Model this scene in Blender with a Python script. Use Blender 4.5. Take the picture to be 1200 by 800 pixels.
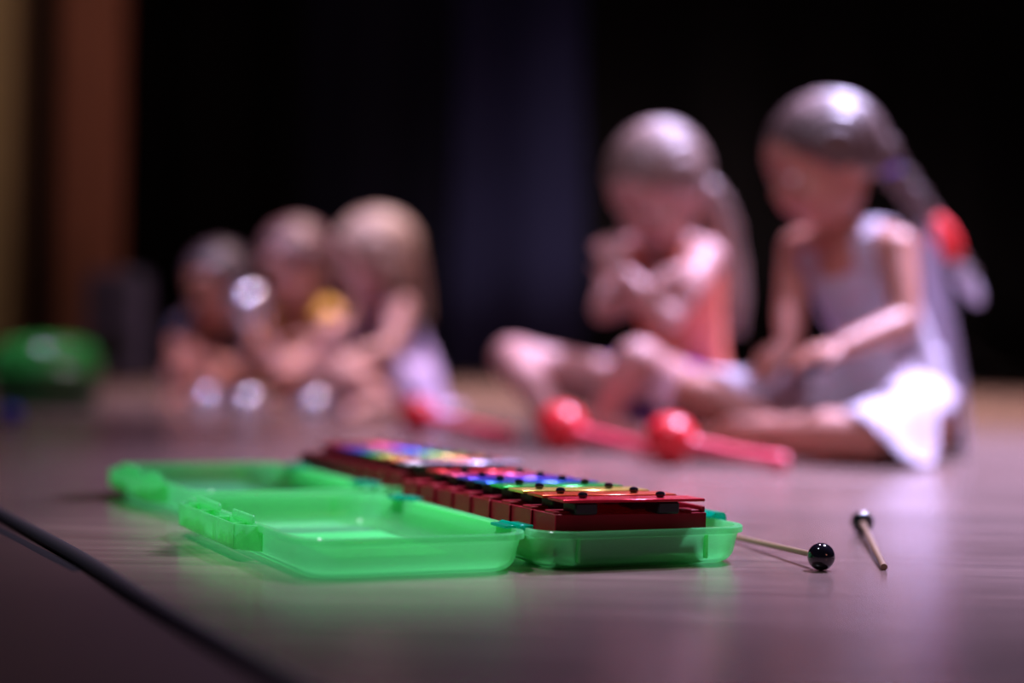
import bpy, math, random
from mathutils import Vector, Matrix, noise
random.seed(7)
PI = math.pi
for o in list(bpy.data.objects): bpy.data.objects.remove(o)
sc = bpy.context.scene
COL = sc.collection
V = Vector

# ---------------------------------------------------------------- camera
FPX, CAM_H, ROLL = 2000.0, 0.186, math.radians(1.2)
cam_d = bpy.data.cameras.new('camera'); cam = bpy.data.objects.new('camera', cam_d); COL.objects.link(cam)
cam_d.sensor_width = 36; cam_d.lens = 60; cam_d.clip_start = 0.02; cam_d.clip_end = 100
cr, sr = math.cos(ROLL), math.sin(ROLL)
cam.matrix_world = Matrix(((cr, -sr, 0, 0), (0, 0, -1, 0), (sr, cr, 0, CAM_H), (0, 0, 0, 1)))
cam_d.dof.use_dof = True; cam_d.dof.focus_distance = 1.435; cam_d.dof.aperture_fstop = 1.45
sc.camera = cam

# ---------------------------------------------------------------- world, lights, exposure
w = bpy.data.worlds.new('dark_hall'); sc.world = w; w.use_nodes = True
w.node_tree.nodes['Background'].inputs[0].default_value = (0.45, 0.38, 0.66, 1)
w.node_tree.nodes['Background'].inputs[1].default_value = 0.025
sc.view_settings.view_transform = 'Standard'; sc.view_settings.look = 'None'
sc.view_settings.exposure = 0.33; sc.view_settings.gamma = 1.0

def lamp(name, kind, loc, aim, energy, color, size=0.3, angle=60, blend=0.6):
    d = bpy.data.lights.new(name, kind); o = bpy.data.objects.new(name, d); COL.objects.link(o)
    d.energy = energy; d.color = color; o.location = loc
    if kind == 'SPOT': d.spot_size = math.radians(angle); d.spot_blend = blend; d.shadow_soft_size = size
    if kind == 'AREA': d.size = size
    o.rotation_euler = (V(aim) - V(loc)).to_track_quat('-Z', 'Y').to_euler()
    return o
lamp('stage_spot_lavender', 'SPOT', (2.0, 3.9, 4.2), (1.2, 2.7, 0), 4600, (0.66, 0.58, 1.0), 0.18, 47, 1.0)
lamp('stage_spot_pink', 'SPOT', (0.2, 4.6, 4.4), (0.4, 2.9, 0), 430, (0.90, 0.58, 0.90), 0.2, 54, 1.0)
lamp('stage_spot_back', 'SPOT', (0.8, 5.4, 4.6), (0.9, 5.9, 0), 3600, (1.0, 0.70, 0.68), 0.3, 66, 1.0)
lamp('stage_spot_group', 'SPOT', (-1.2, 3.0, 4.0), (-0.7, 4.6, 0.2), 760, (0.80, 0.64, 1.0), 0.2, 32, 0.9)
lamp('hall_spot_girls', 'SPOT', (-0.6, 0.6, 3.6), (0.5, 3.1, 0.3), 215, (0.80, 0.68, 1.0), 0.15, 28, 0.9)
lamp('hall_warm_spot', 'SPOT', (2.6, -1.6, 1.5), (0.4, 3.4, 0.3), 50, (1.0, 0.36, 0.26), 0.4, 42, 0.9)
lamp('case_fill_spot', 'SPOT', (-0.7, 1.3, 2.5), (-0.08, 1.62, 0), 230, (0.84, 0.86, 1.0), 0.12, 20, 1.0)  # added spot, narrowed to brighten the green cases

# ---------------------------------------------------------------- photo-to-place helpers (real positions on the stage)
def at(px, py, z=0.0):
    x, y = px - 600, 400 - py
    qx, qy = x * cr - y * sr, x * sr + y * cr
    d = FPX * (z - CAM_H) / qy
    return V((qx * d / FPX, d, z))
def W(px, py, d):
    x, y = px - 600, 400 - py
    qx, qy = x * cr - y * sr, x * sr + y * cr
    return V((qx * d / FPX, d, CAM_H + qy * d / FPX))

# ---------------------------------------------------------------- materials
def new_mat(name):
    m = bpy.data.materials.new(name); m.use_nodes = True
    return m, m.node_tree.nodes, m.node_tree.links, m.node_tree.nodes['Principled BSDF']
def mat(name, col, rough=0.5, metal=0.0, var=0.15, scale=20, bump=0.0, sss=0, coat=0, stretch=(1, 1, 1), spec=0.5):
    m, n, l, p = new_mat(name)
    tc = n.new('ShaderNodeTexCoord'); mp = n.new('ShaderNodeMapping'); mp.inputs['Scale'].default_value = stretch
    nz = n.new('ShaderNodeTexNoise'); nz.inputs['Scale'].default_value = scale; nz.inputs['Detail'].default_value = 4
    l.new(tc.outputs['Object'], mp.inputs[0]); l.new(mp.outputs[0], nz.inputs['Vector'])
    mx = n.new('ShaderNodeMix'); mx.data_type = 'RGBA'
    mx.inputs['A'].default_value = (*[c * (1 - var) for c in col], 1); mx.inputs['B'].default_value = (*[min(1, c * (1 + var)) for c in col], 1)
    l.new(nz.outputs['Fac'], mx.inputs['Factor']); l.new(mx.outputs['Result'], p.inputs['Base Color'])
    p.inputs['Roughness'].default_value = rough; p.inputs['Metallic'].default_value = metal
    p.inputs['Specular IOR Level'].default_value = spec
    if sss:
        p.inputs['Subsurface Weight'].default_value = sss; p.inputs['Subsurface Radius'].default_value = (0.02, 0.008, 0.004)
        p.inputs['Subsurface Scale'].default_value = 0.5
    if coat: p.inputs['Coat Weight'].default_value = coat; p.inputs['Coat Roughness'].default_value = 0.08
    if bump:
        b = n.new('ShaderNodeBump'); b.inputs['Strength'].default_value = bump; b.inputs['Distance'].default_value = 0.004
        l.new(nz.outputs['Fac'], b.inputs['Height']); l.new(b.outputs[0], p.inputs['Normal'])
    return m
def plastic_mat(name, tint, body, clear=0.45, rough=0.12):
    m, n, l, p = new_mat(name)
    p.inputs['Base Color'].default_value = (*body, 1); p.inputs['Roughness'].default_value = rough
    out = n['Material Output']
    tr = n.new('ShaderNodeBsdfTransparent'); tr.inputs[0].default_value = (*tint, 1)
    tl = n.new('ShaderNodeBsdfTranslucent'); tl.inputs[0].default_value = (*body, 1)
    nz = n.new('ShaderNodeTexNoise'); nz.inputs['Scale'].default_value = 60
    rm = n.new('ShaderNodeMapRange'); rm.inputs['To Min'].default_value = clear - 0.05; rm.inputs['To Max'].default_value = clear + 0.05
    l.new(nz.outputs['Fac'], rm.inputs['Value'])
    m1 = n.new('ShaderNodeMixShader'); m1.inputs[0].default_value = 0.5
    m2 = n.new('ShaderNodeMixShader')
    l.new(p.outputs[0], m1.inputs[1]); l.new(tl.outputs[0], m1.inputs[2])
    l.new(rm.outputs[0], m2.inputs[0]); l.new(m1.outputs[0], m2.inputs[1]); l.new(tr.outputs[0], m2.inputs[2])
    l.new(m2.outputs[0], out.inputs[0])
    return m
GREEN = plastic_mat('green_plastic', (0.6, 1.0, 0.6), (0.30, 1.0, 0.50), 0.40)
TEAL = plastic_mat('teal_plastic', (0.1, 0.7, 0.5), (0.0, 0.55, 0.36), 0.25)
RED = mat('red_frame', (0.26, 0.004, 0.015), 0.42, 0, 0.2, 60, spec=0.18)
BLACKR = mat('black_rubber', (0.008, 0.008, 0.01), 0.5, 0, 0.2, 60)
BALL = mat('black_ball', (0.006, 0.005, 0.01), 0.12, 0, 0.2, 60, coat=0.6)
STICK = mat('stick_wood', (0.3, 0.2, 0.11), 0.45, 0, 0.3, 30, stretch=(1, 1, 0.1))
MARACA = mat('red_gloss', (0.75, 0.02, 0.03), 0.3, 0, 0.1, 15)
HANDLE = mat('pink_red_handle', (0.85, 0.06, 0.12), 0.4, 0, 0.1, 15)
STEEL = mat('pin_steel', (0.7, 0.7, 0.75), 0.2, 1.0, 0.1, 60)
def barm(name, c): return mat(name, c, 0.22, 0.55, 0.08, 120, stretch=(1, 0.1, 1))
BARS = [barm('bar_red', (0.75, 0.02, 0.05)), barm('bar_orange', (0.8, 0.10, 0.03)), barm('bar_yellow', (0.8, 0.6, 0.12)), barm('bar_green', (0.03, 0.55, 0.1)),
        barm('bar_blue', (0.02, 0.12, 0.6)), barm('bar_indigo', (0.1, 0.04, 0.6)), barm('bar_rose', (0.7, 0.06, 0.2)), barm('bar_dark_red', (0.7, 0.02, 0.03))]
GLAREBAR = barm('bar_glare_lilac', (0.8, 0.7, 0.95))  # glare on the far set's near bar, put into its colour
SKIN = mat('skin_fair', (0.52, 0.27, 0.235), 0.5, 0, 0.08, 10, sss=0.15)
SKIN2 = mat('skin_tan', (0.42, 0.17, 0.115), 0.5, 0, 0.08, 10, sss=0.15)
LIPS = mat('lips', (0.55, 0.12, 0.12), 0.4); EYEW = mat('eye_white', (0.8, 0.78, 0.75), 0.2, 0, 0.02); IRIS = mat('iris_brown', (0.06, 0.03, 0.015), 0.15)
def hairm(name, c): return mat(name, c, 0.38, 0, 0.45, 90, 0.5, stretch=(1, 1, 0.15))
HAIR_BROWN = hairm('hair_brown', (0.085, 0.052, 0.045)); HAIR_LIGHT = hairm('hair_light_brown', (0.2, 0.13, 0.105)); HAIR_BLOND = hairm('hair_blond', (0.36, 0.25, 0.19)); HAIR_DARK = hairm('hair_dark', (0.05, 0.03, 0.035))

# ---------------------------------------------------------------- mesh builder
class MB:
    def __init__(s): s.v = []; s.f = []
    def box(s, c, h, rot=None, bev=0.0):
        """box, chamfered on all edges when bev > 0"""
        c = V(c); n = len(s.v)
        R = rot or Matrix.Identity(3)
        if bev <= 0:
            for x in (-1, 1):
                for y in (-1, 1):
                    for z in (-1, 1): s.v.append(c + R @ V((x * h[0], y * h[1], z * h[2])))
            for q in ((0, 1, 3, 2), (4, 6, 7, 5), (0, 4, 5, 1), (2, 3, 7, 6), (0, 2, 6, 4), (1, 5, 7, 3)): s.f.append([n + i for i in q])
            return
        idx = {}
        for x in (-1, 1):
            for y in (-1, 1):
                for z in (-1, 1):
                    for a in range(3):
                        p = [x * (h[0] - bev), y * (h[1] - bev), z * (h[2] - bev)]; sg = (x, y, z); p[a] = sg[a] * h[a]
                        idx[(x, y, z, a)] = len(s.v); s.v.append(c + R @ V(p))
        P = lambda *k: idx[k]
        for a in range(3):
            b, d = (a + 1) % 3, (a + 2) % 3
            for sg in (-1, 1):
                q = []
                for (u, t) in ((-1, -1), (1, -1), (1, 1), (-1, 1)):
                    k = [0, 0, 0]; k[a] = sg; k[b] = u; k[d] = t; q.append(idx[(*k, a)])
                s.f.append(q if sg > 0 else q[::-1])
            for u in (-1, 1):
                for t in (-1, 1):
                    k0 = [0, 0, 0]; k1 = [0, 0, 0]; k0[a] = -1; k1[a] = 1; k0[b] = k1[b] = u; k0[d] = k1[d] = t
                    q = [idx[(*k0, b)], idx[(*k1, b)], idx[(*k1, d)], idx[(*k0, d)]]
                    s.f.append(q if u * t < 0 else q[::-1])
        for x in (-1, 1):
            for y in (-1, 1):
                for z in (-1, 1):
                    q = [idx[(x, y, z, 0)], idx[(x, y, z, 1)], idx[(x, y, z, 2)]]
                    s.f.append(q if x * y * z > 0 else q[::-1])
    def rings(s, rs, cap0=True, cap1=True, closed=False):
        n0 = len(s.v); k = len(rs[0])
        for r in rs: s.v.extend(V(p) for p in r)
        m = len(rs)
        for i in range(m if closed else m - 1):
            a, b = n0 + i * k, n0 + ((i + 1) % m) * k
            for j in range(k): j2 = (j + 1) % k; s.f.append([a + j, a + j2, b + j2, b + j])
        if closed: return
        if cap0: s.f.append([n0 + j for j in range(k)][::-1])
        if cap1: s.f.append([n0 + (m - 1) * k + j for j in range(k)])
    def tube(s, pts, rad, seg=12, flat=1.0, up=(0, 0, 1), cap=True, rnd=True):
        """tube through pts with radii, hemispherical ends when rnd"""
        pts = [V(p) for p in pts]
        if not isinstance(rad, (list, tuple)): rad = [rad] * len(pts)
        rad = list(rad)
        if rnd:
            d0 = (pts[0] - pts[1]).normalized(); d1 = (pts[-1] - pts[-2]).normalized()
            a, ra, b, rb = pts[0], rad[0], pts[-1], rad[-1]
            pre = [(a + d0 * ra * math.sin(t), ra * math.cos(t)) for t in (1.5, 1.1, 0.6)]
            post = [(b + d1 * rb * math.sin(t), rb * math.cos(t)) for t in (0.6, 1.1, 1.5)]
            pts = [p for p, _ in pre] + pts + [p for p, _ in post]; rad = [r for _, r in pre] + rad + [r for _, r in post]
        rs = []; n = len(pts); pu = V(up)
        for i, p in enumerate(pts):
            t = (pts[min(i + 1, n - 1)] - pts[max(i - 1, 0)]).normalized()
            u = pu - t * pu.dot(t)
            if u.length < 1e-4: u = V((1, 0, 0)) - t * t.x
            if u.length < 1e-4: u = V((0, 1, 0)) - t * t.y
            u.normalize(); pu = u; b = t.cross(u)
            rs.append([p + (b * math.cos(a) + u * math.sin(a) * flat) * rad[i] for a in [2 * PI * j / seg for j in range(seg)]])
        # orientation: b x u = -t, so reverse for outward normals
        rs = [r for r in rs]
        n0 = len(s.f); s.rings(rs, cap, cap)
        a, b_, c = s.v[s.f[n0][0]], s.v[s.f[n0][1]], s.v[s.f[n0][2]]
        cen = pts[0].lerp(pts[1], 0.5)
        if (b_ - a).cross(c - b_).dot((a + c) / 2 - cen) < 0:
            for i in range(n0, len(s.f)): s.f[i] = s.f[i][::-1]
    def ell(s, c, r, R=None, seg=20, ring=14, fn=None):
        c = V(c); R = R or Matrix.Identity(3)
        if not isinstance(r, (tuple, list)): r = (r, r, r)
        n0 = len(s.v)
        def pt(th, ph):
            d = V((math.sin(th) * math.cos(ph), math.sin(th) * math.sin(ph), math.cos(th)))
            k = fn(d) if fn else 1.0
            return c + R @ V((d.x * r[0] * k, d.y * r[1] * k, d.z * r[2] * k))
        s.v.append(pt(0, 0))
        for i in range(1, ring):
            for j in range(seg): s.v.append(pt(PI * i / ring, 2 * PI * j / seg))
        s.v.append(pt(PI, 0))
        for j in range(seg):
            j2 = (j + 1) % seg
            s.f.append([n0, n0 + 1 + j, n0 + 1 + j2])
            for i in range(ring - 2):
                a = n0 + 1 + i * seg; b = a + seg
                s.f.append([a + j, b + j, b + j2, a + j2])
            a = n0 + 1 + (ring - 2) * seg
            s.f.append([a + j, len(s.v) - 1, a + j2])
    def lathe(s, prof, seg=32, c=(0, 0, 0), R=None):
        c = V(c); R = R or Matrix.Identity(3)
        s.rings([[c + R @ V((r * math.cos(2 * PI * j / seg), r * math.sin(2 * PI * j / seg), z)) for j in range(seg)] for r, z in prof])
    def build(s, name, m, parent=None, smooth=True, mods=None):
        me = bpy.data.meshes.new(name); me.from_pydata([tuple(p) for p in s.v], [], s.f); me.validate()
        if smooth:
            me.polygons.foreach_set('use_smooth', [True] * len(me.polygons))
            if smooth != 'full': me.set_sharp_from_angle(angle=math.radians(38))
        me.materials.append(m)
        o = bpy.data.objects.new(name, me); COL.objects.link(o)
        if parent: o.parent = parent
        return o
def root(name, label, cat, loc=(0, 0, 0), rz=0, group=None, rx=None):
    o = bpy.data.objects.new(name, None); COL.objects.link(o); o.location = loc; o.rotation_euler = (0, 0, rz)
    o.empty_display_size = 0.05
    return tag(o, label, cat, group)
def tag(o, label=None, cat=None, group=None, kind=None):
    if label: o['label'] = label
    if cat: o['category'] = cat
    if group: o['group'] = group
    if kind: o['kind'] = kind
    return o
def copy_tree(o, parent=None):
    c = o.copy(); COL.objects.link(c)
    if parent: c.parent = parent
    for ch in list(o.children): copy_tree(ch, c)
    return c

# ================================================================ SETTING
# floor: boards laid nearly parallel to the curtain
def floor_mat():
    m, n, l, p = new_mat('stage_boards')
    tc = n.new('ShaderNodeTexCoord'); geo = n.new('ShaderNodeNewGeometry'); oi = n.new('ShaderNodeObjectInfo')
    mp = n.new('ShaderNodeMapping'); mp.inputs['Scale'].default_value = (2.2, 30, 5)
    l.new(geo.outputs['Position'], mp.inputs[0])
    nz = n.new('ShaderNodeTexNoise'); nz.inputs['Scale'].default_value = 1.5; nz.inputs['Detail'].default_value = 8; nz.inputs['Roughness'].default_value = 0.65
    l.new(mp.outputs[0], nz.inputs['Vector'])
    cr_ = n.new('ShaderNodeValToRGB'); e = cr_.color_ramp.elements
    e[0].position = 0.3; e[0].color = (0.10, 0.062, 0.055, 1); e[1].position = 0.72; e[1].color = (0.24, 0.16, 0.135, 1)
    l.new(nz.outputs['Fac'], cr_.inputs[0])
    hv = n.new('ShaderNodeHueSaturation'); mr = n.new('ShaderNodeMapRange'); mr.inputs['To Min'].default_value = 0.88; mr.inputs['To Max'].default_value = 1.12
    l.new(oi.outputs['Random'], mr.inputs['Value']); l.new(mr.outputs[0], hv.inputs['Value']); l.new(cr_.outputs[0], hv.inputs['Color'])
    # large worn and dirty zones
    n2 = n.new('ShaderNodeTexNoise'); n2.inputs['Scale'].default_value = 2.3; n2.inputs['Detail'].default_value = 3; l.new(geo.outputs['Position'], n2.inputs['Vector'])
    last = hv.outputs[0]
    # scuffs and burn marks with shapes of their own
    for (px, py, rx, ry) in ((105, 583, 0.05, 0.07), (215, 645, 0.03, 0.05), (832, 662, 0.012, 0.02), (885, 618, 0.03, 0.012)):
        q = at(px, py)
        sb = n.new('ShaderNodeVectorMath'); sb.operation = 'SUBTRACT'; sb.inputs[1].default_value = q; l.new(geo.outputs['Position'], sb.inputs[0])
        ml = n.new('ShaderNodeVectorMath'); ml.operation = 'MULTIPLY'; ml.inputs[1].default_value = (1 / rx, 1 / ry, 0); l.new(sb.outputs[0], ml.inputs[0])
        ln = n.new('ShaderNodeVectorMath'); ln.operation = 'LENGTH'; l.new(ml.outputs[0], ln.inputs[0])
        ad = n.new('ShaderNodeMath'); ad.operation = 'ADD'; l.new(ln.outputs['Value'], ad.inputs[0])
        ng = n.new('ShaderNodeMapRange'); ng.inputs['To Min'].default_value = -0.6; ng.inputs['To Max'].default_value = 0.6; l.new(nz.outputs['Fac'], ng.inputs['Value']); l.new(ng.outputs[0], ad.inputs[1])
        fr = n.new('ShaderNodeMapRange'); fr.inputs['From Min'].default_value = 0.5; fr.inputs['From Max'].default_value = 1.1; fr.inputs['To Min'].default_value = 0.75; fr.inputs['To Max'].default_value = 0.0
        l.new(ad.outputs[0], fr.inputs['Value'])
        mx = n.new('ShaderNodeMix'); mx.data_type = 'RGBA'; mx.inputs['B'].default_value = (0.03, 0.014, 0.012, 1)
        l.new(fr.outputs[0], mx.inputs['Factor']); l.new(last, mx.inputs['A']); last = mx.outputs['Result']
    l.new(last, p.inputs['Base Color'])
    r2 = n.new('ShaderNodeMapRange'); r2.inputs['To Min'].default_value = 0.15; r2.inputs['To Max'].default_value = 0.34; l.new(n2.outputs['Fac'], r2.inputs['Value']); l.new(r2.outputs[0], p.inputs['Roughness'])
    b = n.new('ShaderNodeBump'); b.inputs['Strength'].default_value = 0.06; b.inputs['Distance'].default_value = 0.001; l.new(nz.outputs['Fac'], b.inputs['Height']); l.new(b.outputs[0], p.inputs['Normal'])
    p.inputs['Specular IOR Level'].default_value = 0.7
    return m
FLOORM = floor_mat()
mb = MB(); mb.box((0, 3.0, -0.025), (7.5, 6.0, 0.01)); fl = mb.build('floor', mat('subfloor', (0.03, 0.018, 0.015), 0.8)); tag(fl, kind='structure')
BW, BL = 0.14, 2.6
mb = MB(); mb.box((0, 0, -0.0075), (BL / 2 - 0.0001, BW / 2 - 0.0002, 0.0075))
board = mb.build('floor_board', FLOORM, fl, smooth=False)
ang = math.radians(2.0); first = True
for j in range(-9, 57):
    for i in range(-3, 3):
        x = i * BL + (j % 4) * BL * 0.27 + 1.35; y = j * BW + 0.05
        X = x * math.cos(ang) - y * math.sin(ang); Y = x * math.sin(ang) + y * math.cos(ang)
        if abs(X) > 6.2 or Y < -1.3 or Y > 7.7: continue
        # keep only what the lens or its reflections can meet
        if Y > 0.3 and abs(X) - BL / 2 > 0.55 * Y + 1.2: continue
        if Y <= 0.3 and abs(X) - BL / 2 > 1.2: continue
        o = board if first else board.copy()
        if not first: COL.objects.link(o)
        first = False; o.location = (X, Y, 0); o.rotation_euler = (0, 0, ang)

# curtains
def curtain(name, x0, x1, y, m, label, folds, amp, z1=5.0, ph=0.0):
    mb = MB(); n = int((x1 - x0) / 0.025)
    def off(x, t): return amp * (math.sin(x * folds + ph) + 0.45 * math.sin(x * folds * 2.3 + 1.7 + ph)) * (0.75 + 0.25 * t)
    zs = [0.015, 0.6, 1.5, 3.0, z1]
    for side in (0, 0.006):
        pass
    base = len(mb.v)
    for s_ in (0, 1):
        for k, z in enumerate(zs):
            for i in range(n + 1):
                x = x0 + (x1 - x0) * i / n
                mb.v.append(V((x + 0.02 * math.sin(z * 2 + x * 3), y + off(x, 1 - z / z1) + s_ * 0.008, z)))
    row = n + 1; lay = row * len(zs)
    for k in range(len(zs) - 1):
        for i in range(n):
            a = k * row + i
            mb.f.append([a, a + 1, a + row + 1, a + row]); b = a + lay; mb.f.append([b, b + row, b + row + 1, b + 1])
    for i in range(n):
        mb.f.append([i, i + lay, i + lay + 1, i + 1]); t = (len(zs) - 1) * row + i; mb.f.append([t, t + 1, t + 1 + lay, t + lay])
    for k in range(len(zs) - 1):
        a = k * row; mb.f.append([a, a + row, a + row + lay, a + lay]); a += n; mb.f.append([a, a + lay, a + row + lay, a + row])
    o = mb.build(name, m, smooth='full'); tag(o, label, 'curtain', 'stage curtains'); return o
CURT_BLACK = mat('black_velvet', (0.001, 0.001, 0.0015), 0.95, 0, 0.2, 5, spec=0.1)
CURT_NAVY = mat('navy_cloth', (0.009, 0.011, 0.036), 0.9, 0, 0.15, 5, spec=0.1)
curtain('stage_curtain', -1.95, -0.95, 7.75, CURT_BLACK, 'black velvet stage curtain at left beside the brown pillar', 14, 0.04)
curtain('stage_curtain', -0.97, -0.28, 7.74, mat('navy_cloth_dim', (0.004, 0.005, 0.013), 0.9, 0, 0.15, 5, spec=0.1), 'dim left part of the navy stage curtain, coloured darker, next to the black one at left', 10, 0.05, ph=0.2)  # where the lit blue fades, the dimness is put into the cloth colour
curtain('stage_curtain', -0.29, 0.30, 7.68, CURT_NAVY, 'dark blue stage curtain in the middle, the bluest of the curtains', 7.5, 0.05, ph=2.2)
curtain('stage_curtain', 0.2, 4.2, 7.86, CURT_BLACK, 'black velvet stage curtain behind the two girls at right', 11, 0.045, ph=0.5)
mb = MB(); mb.box((0.5, 8.3, 2.5), (5.5, 0.05, 2.5)); tag(mb.build('wall_back', mat('wall_black', (0.006, 0.006, 0.008), 0.9)), kind='structure')
# wing at left: pillar, dark gap, tall flats
mb = MB(); mb.box((-1.765, 7.1, 2.5), (0.118, 0.09, 2.5), bev=0.01)
mb.box((-1.765, 7.1, 0.05), (0.126, 0.1, 0.05), bev=0.006)
tag(mb.build('trim_1', mat('brown_pillar', (0.27, 0.11, 0.065), 0.6, 0, 0.15, 4)), kind='structure')
mb = MB(); mb.box((-2.20, 7.35, 2.5), (0.24, 0.05, 2.5), bev=0.01)
tag(mb.build('wall_left', mat('dark_wing', (0.012, 0.01, 0.01), 0.9)), kind='structure')
mb = MB(); mb.box((-2.015, 7.05, 2.5), (0.03, 0.05, 2.5), bev=0.01)
tag(mb.build('trim_2', mat('dark_brown_trim', (0.06, 0.03, 0.012), 0.7)), kind='structure')
mb = MB(); mb.box((-2.24, 7.0, 2.5), (0.18, 0.04, 2.5), bev=0.01)
tag(mb.build('trim_3', mat('ochre_panel', (0.42, 0.36, 0.18), 0.7)), kind='structure')
lamp('wing_warm_lamp', 'SPOT', (-0.9, 4.6, 3.2), (-2.0, 7.1, 1.0), 42, (1.0, 0.62, 0.42), 0.2, 42, 0.8)

# ================================================================ GLOCKENSPIEL CASES
CA = math.atan(925 / 2000)
def rrect(x0, x1, y0, y1, r, z, n=6):
    pts = []
    for cx, cy, a0 in ((x1 - r, y1 - r, 0), (x0 + r, y1 - r, PI / 2), (x0 + r, y0 + r, PI), (x1 - r, y0 + r, 1.5 * PI)):
        for k in range(n + 1):
            a = a0 + PI / 2 * k / n; pts.append(V((cx + r * math.cos(a), cy + r * math.sin(a), z)))
    return pts
def tray(x0, x1, y0, y1, H, name, parent, m):
    mb = MB(); t = 0.0022; fr = 0.0035; dr = 0.0025; rf = 0.014
    def R(ins, z, r): return rrect(x0 + ins, x1 - ins, y0 + ins, y1 - ins, r, z)
    arc = [(fr + dr + rf * (1 - math.cos(a)), rf * (1 - math.sin(a))) for a in [PI / 2 * k / 6 for k in range(7)]]      # wall down to floor
    rs = [R(0.07, t, 0.012)]
    for ins, z in arc[::-1]: rs.append(R(ins + (t if z > 0.001 else t), z * 0.86 + t, max(0.012, 0.036 - ins)))
    rs += [R(fr + t + 0.0005, H - 0.003, 0.031), R(fr + t, H, 0.031), R(0.0006, H, 0.034), R(0, H - 0.0008, 0.034), R(0, H - 0.0055, 0.034), R(fr - 0.0006, H - 0.0062, 0.032), R(fr + 0.0002, H - 0.008, 0.032)]
    for ins, z in arc: rs.append(R(ins, z, max(0.012, 0.036 - ins)))
    rs.append(R(0.07, 0.0, 0.012))
    mb.rings(rs, True, True)
    return mb.build(name, m, parent)
CW, CL, CH = 0.205, 0.372, 0.032
def make_case(label):
    c = root('glockenspiel_case', label, 'case', group='green plastic cases')
    tray(-0.009, CW - 0.009, 0, CL, CH, 'base_tray', c, GREEN)
    tray(-0.212, -0.0125, 0, CL, CH, 'lid_tray', c, GREEN)
    # moulded vertical ribs
    for x in (0.026, 0.147):
        for y, s in ((0.0045, 1), (CL - 0.0045, -1)):
            mb = MB(); mb.box((x, y, 0.0165), (0.0016, 0.0022, 0.0105), bev=0.0008); mb.build('rib', GREEN, c)
    for x in (-0.06, -0.17):
        mb = MB(); mb.box((x, CL - 0.0045, 0.0165), (0.0016, 0.0022, 0.0105), bev=0.0008); mb.build('rib', GREEN, c)
    # hinges
    for y in (0.055, 0.30):
        mb = MB(); mb.tube([(-0.0108, y - 0.019, CH + 0.0002), (-0.0108, y + 0.019, CH + 0.0002)], 0.0034, 12)
        h = mb.build('hinge', TEAL, c)
        mb = MB()
        for k in (-1, 1): mb.box((-0.0108 + k * 0.008, y, CH + 0.001), (0.005, 0.015, 0.0012), bev=0.0005)
        mb.build('hinge_leaf', TEAL, h)
    mb = MB(); mb.box((-0.0108, CL / 2, CH - 0.0015), (0.003, CL / 2 - 0.04, 0.001), bev=0.0004); mb.build('living_hinge', GREEN, c)
    # teal snap latches on the free side of the base
    for y in (0.085, 0.27):
        mb = MB(); x = CW - 0.009
        prof = [(-0.010, 0.0025), (-0.004, 0.006), (0.004, 0.006), (0.0065, 0.003), (0.0065, -0.010), (0.0045, -0.010), (0.0045, 0.002), (0.003, 0.004), (-0.004, 0.004), (-0.010, 0.0008)]
        r0 = [V((x + a, y - 0.024, CH + b)) for a, b in prof]; r1 = [V((x + a, y + 0.024, CH + b)) for a, b in prof]
        mb.rings([r0, r1]); mb.f = [f[::-1] for f in mb.f]
        tag(mb.build('latch', TEAL, c), 'teal snap latch')
    # fold-out carrying handle moulded on the free side of the lid
    x = -0.212; ya, yb = 0.118, 0.338; yc = (ya + yb) / 2; w = (yb - ya) / 2
    mb = MB(); P0 = [(x + 0.003, ya - 0.006), (x - 0.0135, ya + 0.018), (x - 0.0135, yb - 0.018), (x + 0.003, yb + 0.006)]; t = 0.002
    for (a, b) in zip(P0, P0[1:]):
        L_ = math.hypot(b[0] - a[0], b[1] - a[1]); q = math.atan2(b[1] - a[1], b[0] - a[0])
        mb.box(((a[0] + b[0]) / 2, (a[1] + b[1]) / 2, 0.0205), (L_ / 2 + 0.0006, 0.0009, 0.0105), Matrix.Rotation(q, 3, 'Z'), bev=0.0004)
    mb.box((x - 0.0055, yc, 0.0115), (0.0072, w - 0.016, 0.0008), bev=0.0003)
    k = mb.build('handle', GREEN, c)
    for q in (-0.72, -0.25, 0.25, 0.72):
        mb = MB(); mb.box((x - 0.0050, yc + q * w, 0.021), (0.0078, 0.0009, 0.0095), bev=0.0003); mb.build('handle_web', GREEN, k)
    for a, b in ((-0.9, -0.35), (0.05, 0.75)):
        mb = MB(); mb.box((x + 0.0005, yc + (a + b) / 2 * w, CH + 0.0022), (0.0016, (b - a) / 2 * w, 0.004), bev=0.0012); mb.build('handle_tab', GREEN, k)
    # thin raised panel, paler green to stand for light coming through the lid
    mb = MB(); mb.box((-0.095, 0.19, 0.0038), (0.05, 0.085, 0.0012), bev=0.0006); tag(mb.build('light_patch_panel', plastic_mat('pale_green_light_patch', (0.5, 1, 0.6), (0.25, 1.0, 0.45), 0.1), c), 'paler raised panel standing for a light patch inside the lid')
    # handle loop at the far side
    return c

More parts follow.
